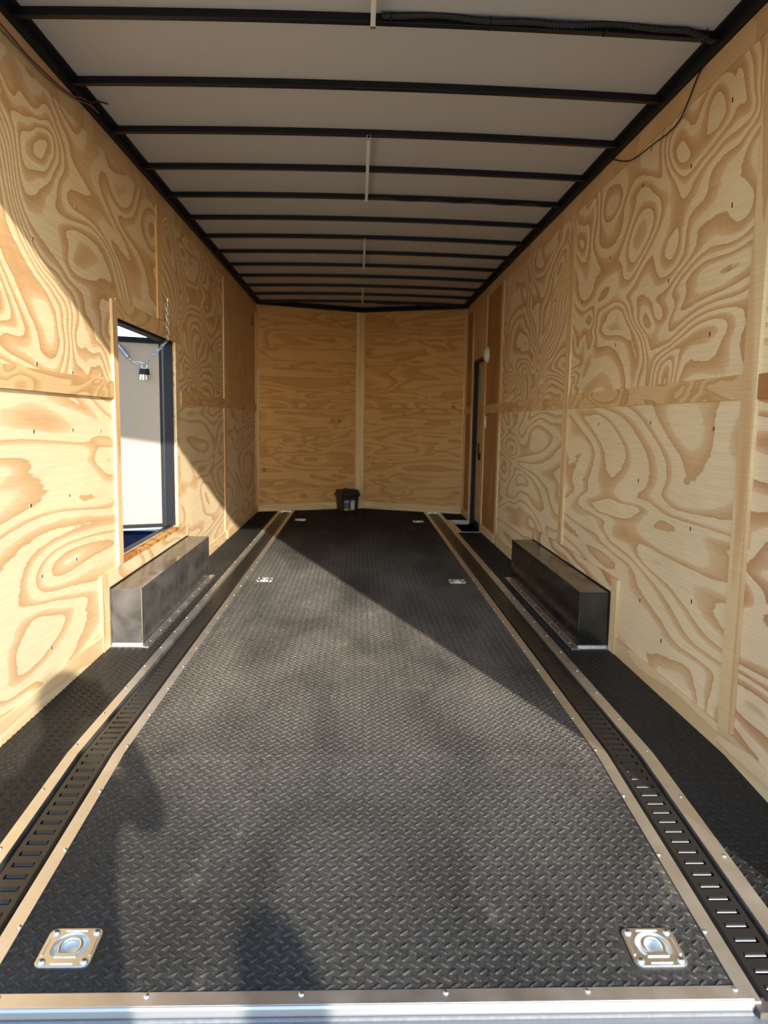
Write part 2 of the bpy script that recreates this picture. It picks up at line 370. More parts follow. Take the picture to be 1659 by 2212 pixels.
mat_r2 = nose('rubber_mat', SRO[1], XR+.005, 8.275, floor); lugs(SRO[1], XR, 8.275, 9.0, mat_r2)
# mat between strips beyond the ends of the tracks
for a, b in ((SLO[0],SLI[1]),(SRI[0],SRO[1])): nose('mat_nose', a, b, 8.945, mat_c)
# door step well
well = MB(); well.box(1.03,1.31,7.39,8.275,-.20,-.17); well.box(1.02,1.03,7.39,8.275,-.20,-.01); well.box(1.03,1.31,7.38,7.39,-.20,-.01); well.box(1.03,1.31,8.275,8.285,-.20,-.01)
well.build('step_well', BLACK, floor)
MB().box(.981,1.03,7.385,8.28,-.012,.0035).build('well_edge_strip', ALU, floor)
MB().box(1.03,1.235,7.378,7.392,-.03,.004).build('well_edge_strip', ALU, floor)
MB().box(1.025,1.235,8.268,8.29,-.042,.004).build('well_edge_strip', ALU2, floor)

# aluminium strips with screws
scr = MB().lathe([(.0062,0),(.0062,.0012),(.0045,.0030),(.002,.0036)], 10).mesh('screw', STEEL, True)
def strip(n, x0, x1, y0, y1, start, xs_):
    t = tag(MB().fbox(x0,x1,y0,y1,-.028,.0035).build('trim_%d' % n, ALU), kind='structure')
    y = start
    while y < y1-.02:
        put('screw', scr, t, (xs_, y, zf(y)+.0035), (0,0,random.random()*6)); y += .272
    return t
strip(1, *SLO, YLIP-.03, 8.935, 1.615, -.976); strip(2, *SLI, YLIP-.04, 8.935, 1.608, -.803)
strip(3, *SRI, YLIP-.04, 8.935, 1.577, .791); strip(4, *SRO, YLIP-.03, 8.935, 1.570, .968)
for n, x0, x1 in ((9,SLO[0],SLI[1]),(10,SRI[0],SRO[1])):
    tag(MB().box(x0,x1,8.935,8.953,-.02,.004).build('trim_%d' % n, ALU2), kind='structure')
# rear threshold strip, lip and hinge rail
zl = zf(YLIP)
t5 = MB(); t5.box(-1.17,.808,1.387,YLIP,zl-.03,zl+.0035); t5 = tag(t5.build('trim_5', ALU), kind='structure')
for x in (-.76,-.458,-.139,.163,.464,.781): put('screw', scr, t5, (x,1.414,zl+.0035))
t6 = MB().prism_x([(1.387,zl+.003),(1.383,zl+.003),(1.379,zl-.001),(1.379,zl-.019),(1.387,zl-.019)], -1.17, .806)
tag(t6.build('trim_6', plain('satin_aluminium', (.62,.62,.62), .5, 1.0)), kind='structure')
t7 = MB().box(-1.17,1.17,1.325,1.40,zl-.09,zl-.021)
t7.tube([(-1.15,1.374,zl-.021),(.80,1.374,zl-.021)], .005, 10)
tag(t7.build('trim_7', plain('dusty_sill_paint', (.16,.165,.17), .45, noise=.3, nscale=90)), kind='structure')
t8 = MB().box(.808,1.17,1.36,1.40,zl-.05,zl-.006); tag(t8.build('trim_8', plain('worn_steel', (.09,.075,.06), .6, noise=.4, nscale=80)), kind='structure')

# ------------------------------------------------------------------ tie-down tracks
PITCHY = .0445
def track(cx, y0, label):
    t = thing('tie_down_track', label, 'track', (0,0,0), group='floor tie-down tracks')
    hw, tw, sw, sl = .0535, .041, .028, .019
    yend = 8.93
    brk = [y0, YBEND, yend]
    pl = MB()
    def ribbon(a, b):      # a,b: (x,z) along the whole track
        vs = []; fs = []
        for y in brk: vs += [(cx+a[0],y,zf(y)+a[1]),(cx+b[0],y,zf(y)+b[1])]
        for k in range(2): fs.append((2*k,2*k+1,2*k+3,2*k+2))
        pl.add(vs, fs)
    for s in (-1,1):
        ribbon((s*hw,-.014),(s*.049,-.014)); ribbon((s*.049,-.014),(s*tw,-.0005)); ribbon((s*tw,-.0005),(s*sw,-.0005))
        ribbon((s*sw,-.0005),(s*sw,-.004))
    lip = MB(); nseg = 5
    far = MB()
    y = y0+.022
    q = y0
    lipv = []; 
    for k in range(nseg+1):
        a = PI/2*k/nseg
        lipv += [(-sw+.004, -.0095*math.sin(a)-.0005, -.0105*(1-math.cos(a))-.0003), (sw-.004, -.0095*math.sin(a)-.0005, -.0105*(1-math.cos(a))-.0003)]
    lipf = [(2*k,2*k+1,2*k+3,2*k+2) for k in range(nseg)]
    lip.add(lipv, lipf); lipm = lip.mesh('slot_lip', TRACK, True)
    while y+sl < yend-.03:
        pl.add([(cx-sw,q,zf(q)-.0005),(cx+sw,q,zf(q)-.0005),(cx+sw,y,zf(y)-.0005),(cx-sw,y,zf(y)-.0005)], [(0,1,2,3)])
        pl.add([(cx-sw,q,zf(q)-.004),(cx+sw,q,zf(q)-.004),(cx+sw,q,zf(q)-.0005),(cx-sw,q,zf(q)-.0005)], [(0,1,2,3)])
        ye = y+sl
        if ye < 4.6: put('slot_lip', lipm, t, (cx,ye,zf(ye)))
        else: far.add([(cx+a,ye+b,zf(ye)+c) for a,b,c in lipv], lipf)
        q = ye; y += PITCHY
    pl.add([(cx-sw,q,-.0005),(cx+sw,q,-.0005),(cx+sw,yend,-.0005),(cx-sw,yend,-.0005)], [(0,1,2,3)])
    pl.build('track_plate', TRACK, t)
    tag(far.build('slot_lip', TRACK, t, True), kind='stuff')
    return t
track((SLO[1]+SLI[0])/2, YLIP-.03, 'black slotted steel tie-down track set in the floor before the left wheel box')
track((SRI[1]+SRO[0])/2, YLIP-.035, 'black slotted steel tie-down track set in the floor before the right wheel box')

# ------------------------------------------------------------------ recessed tie-down rings
def rsq(a, hx, hy, r):
    """point of a rounded rectangle in direction a"""
    c, s = math.cos(a), math.sin(a)
    t = min(hx/abs(c) if abs(c) > 1e-6 else 9, hy/abs(s) if abs(s) > 1e-6 else 9)
    x, y = c*t, s*t
    ix, iy = hx-r, hy-r
    if abs(x) > ix and abs(y) > iy:
        qx, qy = math.copysign(ix,x), math.copysign(iy,y)
        # intersect ray with corner circle
        bb = c*qx+s*qy; cc = qx*qx+qy*qy-r*r; t = bb+math.sqrt(max(bb*bb-cc,0)); x, y = c*t, s*t
    return x, y
def dring_meshes():
    n = 72; hx, hy, r = .060, .056, .016
    p = MB(); vs = []; fs = []
    rows = []
    rows.append([(x,y,0) for x,y in (rsq(2*PI*k/n,hx,hy,r) for k in range(n))])
    rows.append([(x,y,.003) for x,y in (rsq(2*PI*k/n,hx,hy,r) for k in range(n))])
    rows.append([(x,y,.0042) for x,y in (rsq(2*PI*k/n,hx-.002,hy-.002,r-.002) for k in range(n))])
    def dshape(k, rr):
        a = 2*PI*k/n; x, y = rr*math.cos(a), rr*math.sin(a)
        if y < -rr*.70:
            t = -rr*.70/y; x, y = x*t, y*t
        if y < 0: x = max(-rr*.98, min(rr*.98, x*1.08))
        return x, y+.003
    rows.append([dshape(k,.040)+(.0042,) for k in range(n)])
    vs = [q for row in rows for q in row]
    for i in range(len(rows)-1):
        for k in range(n): fs.append((i*n+k,i*n+(k+1)%n,(i+1)*n+(k+1)%n,(i+1)*n+k))
    plate = p.add(vs, fs).mesh('plate', ZINC, False)
    q = MB(); rows = [[dshape(k,rr)+(z,) for k in range(n)] for rr, z in ((.040,.0042),(.0378,.002),(.035,-.006),(.030,-.014),(.020,-.019),(.006,-.020))]
    vs = [v for row in rows for v in row]; fs = []
    for i in range(len(rows)-1):
        for k in range(n): fs.append((i*n+k,i*n+(k+1)%n,(i+1)*n+(k+1)%n,(i+1)*n+k))
    fs.append(tuple((len(rows)-1)*n+k for k in range(n)))
    pan = q.add(vs, fs).mesh('pan', ZINC, True)
    rp_ = []
    for k in range(25):
        a = -.20*PI+1.40*PI*k/24
        rp_.append((.0235*math.cos(a), .0235*math.sin(a)+.003, .001+.002*math.sin(a)))
    rp_ = [(.019,-.018,0)]+rp_[2:-2]+[(-.019,-.018,0)]
    ring = MB().loop(rp_, .0052, 10).mesh('ring', ZINC, True)
    bar = MB().box(-.024,.024,-.029,-.019,-.004,.0062).mesh('ring_strap', ZINC)
    bolt = MB().lathe([(.0085,0),(.0085,.0015),(.0072,.004),(.0045,.0055),(.001,.006)], 16).mesh('bolt', ZINC, True)
    cross = MB().box(-.0045,.0045,-.0009,.0009,.0048,.0062).box(-.0009,.0009,-.0045,.0045,.0048,.0062).mesh('bolt_slot', BLACK)
    rib = MB().prism_x([(-.0022,0),(.0022,0),(.0012,.002),(-.0012,.002)], -.024, .024).mesh('rib', ZINC)
    return plate, pan, ring, bar, bolt, cross, rib
DR = dring_meshes()
ring_labels = ['zinc recessed tie-down ring in shadow at the rear left floor corner', 'zinc recessed tie-down ring in sunlight at the rear right floor corner',
    'small tie-down ring in the sunlit floor beside the left wheel box', 'small tie-down ring in the shaded floor beside the right wheel box',
    'far tie-down ring at the front left, before the left plywood nose panel', 'far tie-down ring at the front right, nearest the step well']
for (x, y), lb in zip(RINGS, ring_labels):
    z = zf(y)
    t = thing('tie_down_ring', lb, 'tie-down ring', (x,y,z+.0005), (math.atan(SLOPE) if y < YBEND else 0,0,0), 'recessed floor rings')
    put('plate', DR[0], t); put('pan', DR[1], t); put('ring', DR[2], t); put('ring_strap', DR[3], t)
    for sx in (-1,1):
        for sy in (-1,1):
            b = put('bolt', DR[4], t, (sx*.0455,sy*.0415,.0042)); put('bolt_slot', DR[5], b, None, (0,0,random.random()*3))
    for rx in (-1,1):
        put('rib', DR[6], t, (0,rx*.047,.0042)); put('rib', DR[6], t, (rx*.052,0,.0042), (0,0,PI/2))

# ------------------------------------------------------------------ walls
def shell(name, xo0, xo1, hole, y0=1.36, y1=8.92, z0=-.2, z1=2.47):
    hy0, hy1, hz0, hz1 = hole
    mb = MB(); mb.box(xo0,xo1,y0,hy0,z0,z1); mb.box(xo0,xo1,hy1,y1,z0,z1); mb.box(xo0,xo1,hy0,hy1,hz1,z1)
    if hz0 > z0: mb.box(xo0,xo1,hy0,hy1,z0,hz0)
    return tag(mb.build(name, EXT), kind='structure')
D1 = (3.77, 4.95, .385, 1.593)
D2 = (7.53, 8.30, -.17, 1.77)
wl_ = shell('wall_left', -1.315, -1.2475, D1)
wr_ = shell('wall_right', 1.2475, 1.315, D2)
def panel(parent, side, poly, mat, name='plywood_panel'):
    x0, x1 = (-1.2475,-1.235) if side < 0 else (1.235,1.2475)
    return MB().prism_x(poly, x0, x1).build(name, mat, parent)
def rect(y0, y1, z0, z1): return [(y0,z0),(y1,z0),(y1,z1),(y0,z1)]
g = .0015
# left panels
ZS = 1.235
panel(wl_,-1, rect(1.40,2.375-g,-.12,ZS-g), P_BIG); panel(wl_,-1, rect(1.40,2.375-g,ZS,H), P_FIG)
panel(wl_,-1, [(2.375,ZS),(3.755,ZS),(3.755,1.61),(4.60-g,1.61),(4.60-g,H),(2.375,H)], P_FIG)
panel(wl_,-1, rect(2.375,3.755,-.03,ZS-g), P_BIG)
panel(wl_,-1, rect(3.755+g,4.965,-.02,.37), P_BIG)
panel(wl_,-1, [(4.60,1.61),(4.965,1.61),(4.965,ZS),(6.77-g,ZS),(6.77-g,H),(4.60,H)], P_FIG)
panel(wl_,-1, rect(4.965+g,6.77-g,-.02,ZS-g), P_BIG)
panel(wl_,-1, rect(6.77,8.90,ZS,H), P_TAN); panel(wl_,-1, rect(6.77,8.90,-.02,ZS-g), P_BIG)
# right panels
panel(wr_,1, rect(1.40,2.375-g,-.12,ZS-g), P_BOLD); panel(wr_,1, rect(1.40,2.375-g,ZS,H), P_BIG)
panel(wr_,1, rect(2.375,4.525-g,-.03,ZS-g), P_BIG); panel(wr_,1, rect(2.375,4.525-g,ZS,H), P_FIG)
panel(wr_,1, rect(4.525,6.68-g,-.03,ZS-g), P_BIG); panel(wr_,1, rect(4.525,6.68-g,ZS,H), P_FIG)
panel(wr_,1, rect(6.68,7.515,-.03,ZS-g), P_BROWN); panel(wr_,1, rect(6.68,7.515,ZS,H), P_BROWN)
panel(wr_,1, rect(7.515+g,8.315,1.78,H), P_TAN)
panel(wr_,1, rect(8.315+g,8.90,-.03,ZS-g), P_BROWN); panel(wr_,1, rect(8.315+g,8.90,ZS,H), P_BROWN)
def bat(parent, side, y0, y1, z0, z1, mat, name='batten', th=.010, poly=None):
    x0, x1 = (XL, XL+th) if side < 0 else (XR-th, XR)
    return MB().prism_x(poly or rect(y0,y1,z0,z1), x0, x1).build(name, mat, parent, bevel=.0012)
KT = .084
def kick(parent, side, y0, y1, mat, z1=KT):
    if y0 < YBEND < y1: poly = [(y0,zf(y0)-.02),(YBEND,-.02),(y1,-.02),(y1,z1),(YBEND,z1),(y0,zf(y0)+z1)]
    else: poly = [(y0,zf(y0)-.02),(y1,zf(y1)-.02),(y1,zf(y1)+z1),(y0,zf(y0)+z1)]
    return bat(parent, side, 0,0,0,0, mat, 'kick_board', .011, poly)
# left battens
kick(wl_,-1,1.40,2.42,P_PALE); kick(wl_,-1,2.421,3.44,P_PALE); kick(wl_,-1,5.25,6.72,P_PALE); kick(wl_,-1,6.82,8.86,P_PALE)
for a, b in ((1.40,4.60),(4.601,6.77),(6.771,8.866)): bat(wl_,-1,a,b,2.338,H,P_TAN,'top_board',.009)
bat(wl_,-1,1.40,2.33,1.20,1.284,P_BAND,'band_board'); bat(wl_,-1,2.42,3.70,1.198,1.280,P_BAND,'band_board',.013)
bat(wl_,-1,5.10,6.72,1.198,1.280,P_BAND,'band_board'); bat(wl_,-1,6.82,8.84,1.198,1.280,P_BAND,'band_board')
bat(wl_,-1,2.33,2.42,KT,2.338,P_STRIP)
bat(wl_,-1,3.70,3.772,.367,1.672,P_STRIP,'door_casing',.014)
bat(wl_,-1,3.773,5.10,1.593,1.688,P_BAND,'door_casing',.009)
bat(wl_,-1,4.95,5.045,.367,1.592,P_PALE,'door_casing',.009)
bat(wl_,-1,4.55,4.655,1.69,2.337,P_STRIP)
bat(wl_,-1,6.72,6.82,KT,2.337,P_STRIP)
bat(wl_,-1,8.80,8.866,-.01,2.337,P_STRIP)
bat(wl_,-1,3.53,5.175,.277,.366,P_BIG,'wheel_box_casing',.011)
bat(wl_,-1,3.44,3.529,-.01,.366,P_STRIP,'wheel_box_casing',.015); bat(wl_,-1,5.176,5.25,-.01,.366,P_STRIP,'wheel_box_casing',.012)
MB().box(-1.2475,-1.222,3.773,4.95,.366,.386).build('door_sill_board', P_SILL, wl_)
# right battens
kick(wr_,1,1.40,2.425,P_PALE); kick(wr_,1,2.426,3.455,P_PALE); kick(wr_,1,5.225,6.63,P_PALE); kick(wr_,1,6.72,7.45,P_PALE); kick(wr_,1,8.36,8.86,P_PALE)
for a, b in ((1.40,2.33),(2.331,4.57),(4.571,6.72),(6.721,8.866)): bat(wr_,1,a,b,2.338,H,P_TAN,'top_board',.009)
bat(wr_,1,1.40,2.33,1.198,1.276,P_BROWN,'band_board')
for a, b in ((2.42,4.47),(4.57,6.63),(6.72,7.45),(8.36,8.84)): bat(wr_,1,a,b,1.198,1.280,P_BAND,'band_board',.008)
bat(wr_,1,2.33,2.42,KT,2.337,P_STRIP,th=.014)
bat(wr_,1,4.47,4.569,.367,2.337,P_STRIP); bat(wr_,1,6.63,6.72,KT,2.337,P_STRIP)
bat(wr_,1,7.45,7.53,-.01,2.337,P_STRIP); bat(wr_,1,8.30,8.36,-.01,2.337,P_STRIP); bat(wr_,1,8.80,8.866,-.01,2.337,P_STRIP)
bat(wr_,1,3.535,5.165,.283,.366,P_BOLD,'wheel_box_casing',.011)
bat(wr_,1,3.455,3.534,-.01,.366,P_STRIP,'wheel_box_casing',.016); bat(wr_,1,5.166,5.225,-.01,.366,P_STRIP,'wheel_box_casing',.012)
# staples and screw heads that show on the sheets
stp = MB().box(-.0012,.0012,-.0022,.0022,-.008,.008).mesh('staple', plain('dark_staple', (.03,.025,.02), .5))
scw = MB().box(-.0014,.0014,-.005,.005,-.006,.006).mesh('screw_head', STEEL)
for y,z in ((2.85,1.30),(3.20,1.29),(3.55,1.30),(2.80,1.05),(3.18,1.05),(3.52,1.04),(2.75,.78),(3.12,.78),(2.82,.50),(3.17,.50),(2.88,.20),(3.25,.26),(2.86,1.75),(3.3,1.98),(3.9,2.10),(4.2,1.85),(4.35,2.25)):
    put('screw_head', scw, wl_, (XL+.0012,y,z))
for y,z in ((2.65,2.22),(2.95,2.10),(3.45,2.18),(2.60,1.86),(3.1,1.70),(3.85,1.95),(2.7,1.44),(3.7,1.5),(4.3,1.8),(2.62,1.10),(3.2,1.12),(3.9,1.11),(2.75,.72),(3.3,.86),(4.1,.8),(2.7,.45),(3.2,.33),(2.95,.22),(4.9,1.9),(5.5,1.6)):
    put('staple', stp, wr_, (XR-.0012,y,z))

# nose walls (shallow V)
def nosewall(name, sgn, seam):
    a = Vector((sgn*1.245, YB, 0)); b = Vector((0, YB+VB, 0)); d = (b-a).normalized()
    nrm = Vector((d.y,-d.x,0));
    if nrm.y > 0: nrm = -nrm
    Ln = (b-a).length
    def slab(u0,u1,z0,z1,o0,o1):
        mb = MB(); vs = []
        for z in (z0,z1):
            for u,o in ((u0,o0),(u1,o0),(u1,o1),(u0,o1)):
                p = a+d*u+nrm*o; vs.append((p.x,p.y,z))
        return mb.add(vs, [(3,2,1,0),(4,5,6,7),(0,1,5,4),(1,2,6,5),(2,3,7,6),(3,0,4,7)])
    w = tag(slab(-.02,Ln+.02,-.2,2.47,-.08,-.012).build(name, EXT), kind='structure')
    slab(0,Ln,-.02,seam-g,-.012,0).build('plywood_panel', P_BACK, w)
    slab(0,Ln,seam+g,H,-.012,0.004 if sgn < 0 else 0).build('plywood_panel', P_BACK, w)
    slab(.035,Ln-.05,-.01,.085,0,.012).build('kick_board', P_PALE, w)
    slab(.0,.034,-.01,H-.005,0,.014).build('corner_strip', P_STRIP, w)
    return w
nosewall('wall_front_left', -1, 1.24); nosewall('wall_front_right', 1, 1.262)
tag(MB().prism_z([(-.062,9.335),(.036,9.345),(.06,9.40),(-.09,9.40)], -.01, H-.004).build('trim_11', plywood('pale_post', lin((236,208,160)), lin((222,188,138)), (9,9,.5), 4.0, .4, .7, .03)), kind='structure')
# rear frame: jambs and header
tag(MB().box(1.18,1.315,1.36,1.40,-.25,2.5).build('rear_jamb', EXT), kind='structure')
tag(MB().box(-1.315,-1.18,1.36,1.40,-.25,2.5).build('rear_jamb', EXT), kind='structure')
tag(MB().box(-1.18,1.18,1.36,1.40,2.278,2.54).build('rear_header', EXT), kind='structure')

# ------------------------------------------------------------------ ceiling
def zb(x): return 2.438+.018*(1-(x/1.2)**2)           # underside of the arched bows
NX = 20
def arched(x0, x1, f0, f1, ynear, yfar):
    vs = []; fs = []
    for i in range(NX+1):
        x = x0+(x1-x0)*i/NX
        vs += [(x,ynear(x),zb(x)+f0),(x,yfar(x),zb(x)+f0),(x,yfar(x),zb(x)+f1),(x,ynear(x),zb(x)+f1)]
    for i in range(NX):
        for k in range(4): fs.append((4*i+k,4*i+(k+1)%4,4*i+4+(k+1)%4,4*i+4+k))
    fs.append((3,2,1,0)); fs.append(tuple(4*NX+k for k in range(4)))
    return MB().add(vs, fs)
ceil = tag(arched(-1.31,1.31,.0285,.06, lambda x: 1.36, lambda x: yv(min(abs(x),1.235))+.05).build('ceiling', CEIL), kind='structure')
Y1B, SPB = 2.708, .508
for i in range(-2,13):
    y = Y1B+i*SPB
    arched(-1.206,1.206,0,.029, lambda x,y=y: y, lambda x,y=y: y+.028).build('roof_bow', BOWM, ceil, bevel=.002)
for s in (-1,1):
    MB().box(min(s*1.205,s*1.25),max(s*1.205,s*1.25),1.40,8.90,2.4265,2.475).build('roof_rail', BLACK, ceil)
    MB().box(min(s*1.178,s*1.206),max(s*1.178,s*1.206),1.40,8.90,2.462,2.475).build('roof_rail_flange', BLACK, ceil)
    a = Vector((s*1.24,YB,0)); b = Vector((0,YB+VB,0)); d = (b-a).normalized(); nn = Vector((d.y,-d.x,0)); nn = nn if nn.y < 0 else -nn
    vs = []
    for z in (2.4265,2.49):
        for u,o in ((0,.03),((b-a).length,.03),((b-a).length,-.02),(0,-.02)):
            p = a+d*u+nn*o; vs.append((p.x,p.y,z))
    MB().add(vs,[(3,2,1,0),(4,5,6,7),(0,1,5,4),(1,2,6,5),(2,3,7,6),(3,0,4,7)]).build('nose_rail', BLACK, ceil)

# white centre light strips under the bows
for (y0,y1,lb) in ((1.70,2.722,'white centre strip under the roof running out of the top of the picture'),(3.715,4.762,'white centre strip under the roof, second from the rear'),
                   (5.745,6.795,'short white centre strip under the roof, third from the rear'),(7.80,8.83,'farthest white centre strip under the roof near the nose')):
    t = thing('light_strip', lb, 'light strip', (0,y0,2.4565), group='white strips along the roof centre')
    MB().box(-.0085,.0085,0,y1-y0,-.016,0).build('strip_body', WHITE, t, bevel=.002)
    for yy in (.010, y1-y0-.010): MB().box(-.0095,.0095,yy-.010,yy+.010,-.0172,-.0005).build('end_cap', ZINC, t, bevel=.001)

# ------------------------------------------------------------------ wires and loom
def tagtube(name, pts, r, mat, label, cat, n=8, parent=None):
    # smooth the path
    P = [Vector(p) for p in pts]; out = []
    for i in range(len(P)-1):
        p0 = P[max(i-1,0)]; p1 = P[i]; p2 = P[i+1]; p3 = P[min(i+2,len(P)-1)]
        for k in range(8):
            t = k/8
            out.append(.5*((2*p1)+(p2-p0)*t+(2*p0-5*p1+4*p2-p3)*t*t+(3*p1-p0-3*p2+p3)*t**3))
    out.append(P[-1])
    return tag(MB().tube(out, r, n).build(name, mat, parent, True), label, cat)
wp = thing('wire_pair', 'thin red and green wires sagging along the top board of the left wall', 'wires')
tagtube('red_wire', [(-1.222,2.2,2.395),(-1.221,2.45,2.372),(-1.221,2.66,2.381),(-1.221,2.85,2.376),(-1.221,2.97,2.382),(-1.221,3.12,2.392),(-1.219,3.27,2.413),(-1.198,3.36,2.433),(-1.196,3.5,2.438)], .0026, RED, None, None, parent=wp)
tagtube('green_wire', [(-1.221,2.2,2.376),(-1.220,2.45,2.356),(-1.220,2.66,2.363),(-1.220,2.85,2.366),(-1.220,2.97,2.369),(-1.220,3.12,2.381),(-1.218,3.28,2.406),(-1.196,3.40,2.428),(-1.194,3.5,2.434)], .0026, GREEN, None, None, parent=wp)
tagtube('cable_tie', [(-1.20,3.36,2.43),(-1.185,3.40,2.440),(-1.165,3.42,2.452),(-1.140,3.46,2.458)], .0035, LOOM, 'black cable tie tail sticking out from the left roof rail', 'cable tie')
tagtube('wire', [(1.215,2.80,2.437),(1.220,2.90,2.413),(1.221,2.98,2.355),(1.222,3.06,2.308),(1.222,3.17,2.300),(1.222,3.29,2.309),(1.222,3.45,2.318),(1.222,3.58,2.331),(1.222,3.72,2.372),(1.218,3.85,2.424),(1.20,3.9,2.437)], .0028, LOOM, 'thin black wire looping down over the right wall top board', 'wire')
# corrugated loom along the first visible bow
lo = []
N = 420
for i in range(N+1):
    x = .03+1.15*i/N
    z = zb(x)+.016+.004*math.sin(x*9)-.003*math.sin(x*21)
    y = Y1B-.012
    if x > 1.08: z -= (x-1.08)*.12; y += (x-1.08)*.25
    lo.append((x,y,z))
lm = thing('cable_loom', 'black corrugated cable loom tied along the nearest roof bow', 'cable')
MB().tube(lo, .011, 8, rad=lambda i: .0115 if i % 4 < 2 else .0095).build('loom_tube', LOOM, lm)
for x in (.06,.40,.80,1.15):
    MB().loop([(x,Y1B+.006+.027*math.cos(a*PI/8),zb(x)+.013+.019*math.sin(a*PI/8)) for a in range(16)], .0018, 6).build('tie', BLACK, lm)
pts = [(.02,Y1B+4*SPB-.006,zb(0)+.004)]+[(.1+.1*k,Y1B+4*SPB-.008,zb(.1+.1*k)+.006-.014*abs(math.sin(k*1.05))) for k in range(11)]+[(1.19,Y1B+4*SPB,2.445)]
tagtube('wire', pts, .0042, LOOM, 'thin black wire running along the fifth roof bow to the right wall', 'wire')
pts = [(.05,Y1B+12*SPB-.006,zb(0))]+[(.1+.12*k,Y1B+12*SPB-.008,zb(.1+.12*k)+.004-.016*abs(math.sin(k*.9))) for k in range(9)]+[(1.17,Y1B+12*SPB,2.445)]
tagtube('wire', pts, .006, LOOM, 'black wire hanging along the farthest roof bow by the nose', 'wire')
tag(MB().lathe([(.006,0),(.006,-.003),(.002,-.005)],12,(-.41,Y1B+7*SPB+.014,zb(.41))).build('rivet', ALU2, None, True), 'bright rivet head under a far roof bow', 'rivet')

# ------------------------------------------------------------------ wheel boxes
rv = MB().lathe([(.006,0),(.006,.001),(.004,.003),(.001,.0036)],10).mesh('rivet', STEEL, True)
def wheelbox(s, label):
    t = thing('wheel_box', label, 'wheel box', (s*1.15,4.37,0), group='wheel boxes')
    def mk(mb, n, m, b=0): 
        mb.v = [(v[0]-s*1.15, v[1]-4.37, v[2]) for v in mb.v]; return mb.build(n, m, t, bevel=b)
    y0, y1, xi, h = 3.55, 5.185, s*1.072, .284
    xo = s*1.223
    # sheet box, open below: sides, ends, top
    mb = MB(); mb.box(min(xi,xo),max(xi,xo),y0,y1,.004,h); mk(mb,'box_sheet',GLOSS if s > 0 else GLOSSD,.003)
    # aluminium foot angle round the base
    x_in = s*1.035
    mb = MB(); mb.box(min(x_in,xi),max(x_in,xi),y0-.03,y1+.02,.0005,.005); mb.box(min(xi,xi+s*.002),max(xi,xi+s*.002),y0-.002,y1,.002,.012); mk(mb,'foot_flange',ALU)
    mb = MB(); mb.box(min(xi,xo),max(xi,xo),y0-.032,y0,.0005,.0055); mb.box(min(xi,xo),max(xi,xo),y0-.004,y0-.001,.002,.016); mk(mb,'foot_flange',ALU2)
    mb = MB(); mb.tube([(s*1.0385,y0-.03,.006),(s*1.0385,y1+.02,.006)],.0022,6); mk(mb,'flange_bead',ALU2)
    for k in range(9): put('rivet', rv, t, (s*(1.053-1.15), y0+.07+k*.19-4.37, .005))
    # corner seams
    for yy in (y0,):
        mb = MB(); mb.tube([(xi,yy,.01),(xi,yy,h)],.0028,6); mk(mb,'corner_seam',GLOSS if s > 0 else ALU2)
    mb = MB(); mb.tube([(xo-s*.001,y0,h+.001),(xo-s*.001,y1,h+.001)],.0055,6); mk(mb,'sealant_bead',BLACK)
    return t
wheelbox(-1,'glossy black sheet-metal wheel box in the sun below the open side door'); wheelbox(1,'glossy black sheet-metal wheel box in shade along the right wall')

# ------------------------------------------------------------------ door 1: open side door on the left
d1 = tag(put('door_1', None, None, (-1.30,4.962,.376)), kind='structure')
dv = Vector((-.92,-.38,0)).normalized(); dn = Vector((-.38,.92,0)).normalized()     # along the leaf / away from the camera
def leaf(u0,u1,z0,z1,o0,o1):
    vs = []
    for z in (z0,z1):
        for u,o in ((u0,o0),(u1,o0),(u1,o1),(u0,o1)):
            p = dv*u+dn*o; vs.append((p.x,p.y,z))
    return MB().add(vs,[(3,2,1,0),(4,5,6,7),(0,1,5,4),(1,2,6,5),(2,3,7,6),(3,0,4,7)])
LH = 1.24
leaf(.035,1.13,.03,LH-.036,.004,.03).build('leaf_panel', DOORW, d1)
leaf(.012,1.15,LH-.036,LH,-.003,.034).build('leaf_frame', BLACK, d1); leaf(.012,1.15,.004,.030,-.003,.034).build('leaf_frame', BLACK, d1)
leaf(.012,.035,.030,LH-.036,-.003,.034).build('leaf_frame', BLACK, d1); leaf(1.13,1.15,.030,LH-.036,-.003,.034).build('leaf_frame', BLACK, d1)
leaf(.012,1.15,-.006,.004,.0,.012).build('bottom_seal', WHITE, d1)
for z in (.07,.13,.52,.84,1.14): MB().tube([(0,0,z-.045),(0,0,z+.045)],.011,10).build('hinge', BLACK, d1, True)
for u in (.12,.19): MB().lathe([(.004,0),(.003,.002)],8).mesh('rivet', ALU2)
# frame lining the opening
fr1 = [(-1.302,-1.246,D1[1]-.012,D1[1]+.004,D1[2],D1[3]),(-1.302,-1.246,D1[0]-.004,D1[0]+.012,D1[2],D1[3]),(-1.302,-1.246,D1[0],D1[1],D1[3]-.012,D1[3]+.004),(-1.302,-1.246,D1[0],D1[1],D1[2]-.004,D1[2]+.010)]
for f in fr1: MB().box(*(c-o for c,o in zip(f,(-1.30,-1.30,4.962,4.962,.376,.376)))).build('door_frame', BLACK, d1)
MB().box(-1.250+1.30,-1.244+1.30,D1[0]-4.962,D1[1]-4.962,D1[2]+.001-.376,D1[2]+.014-.376).build('sill_bead', ALU2, d1)

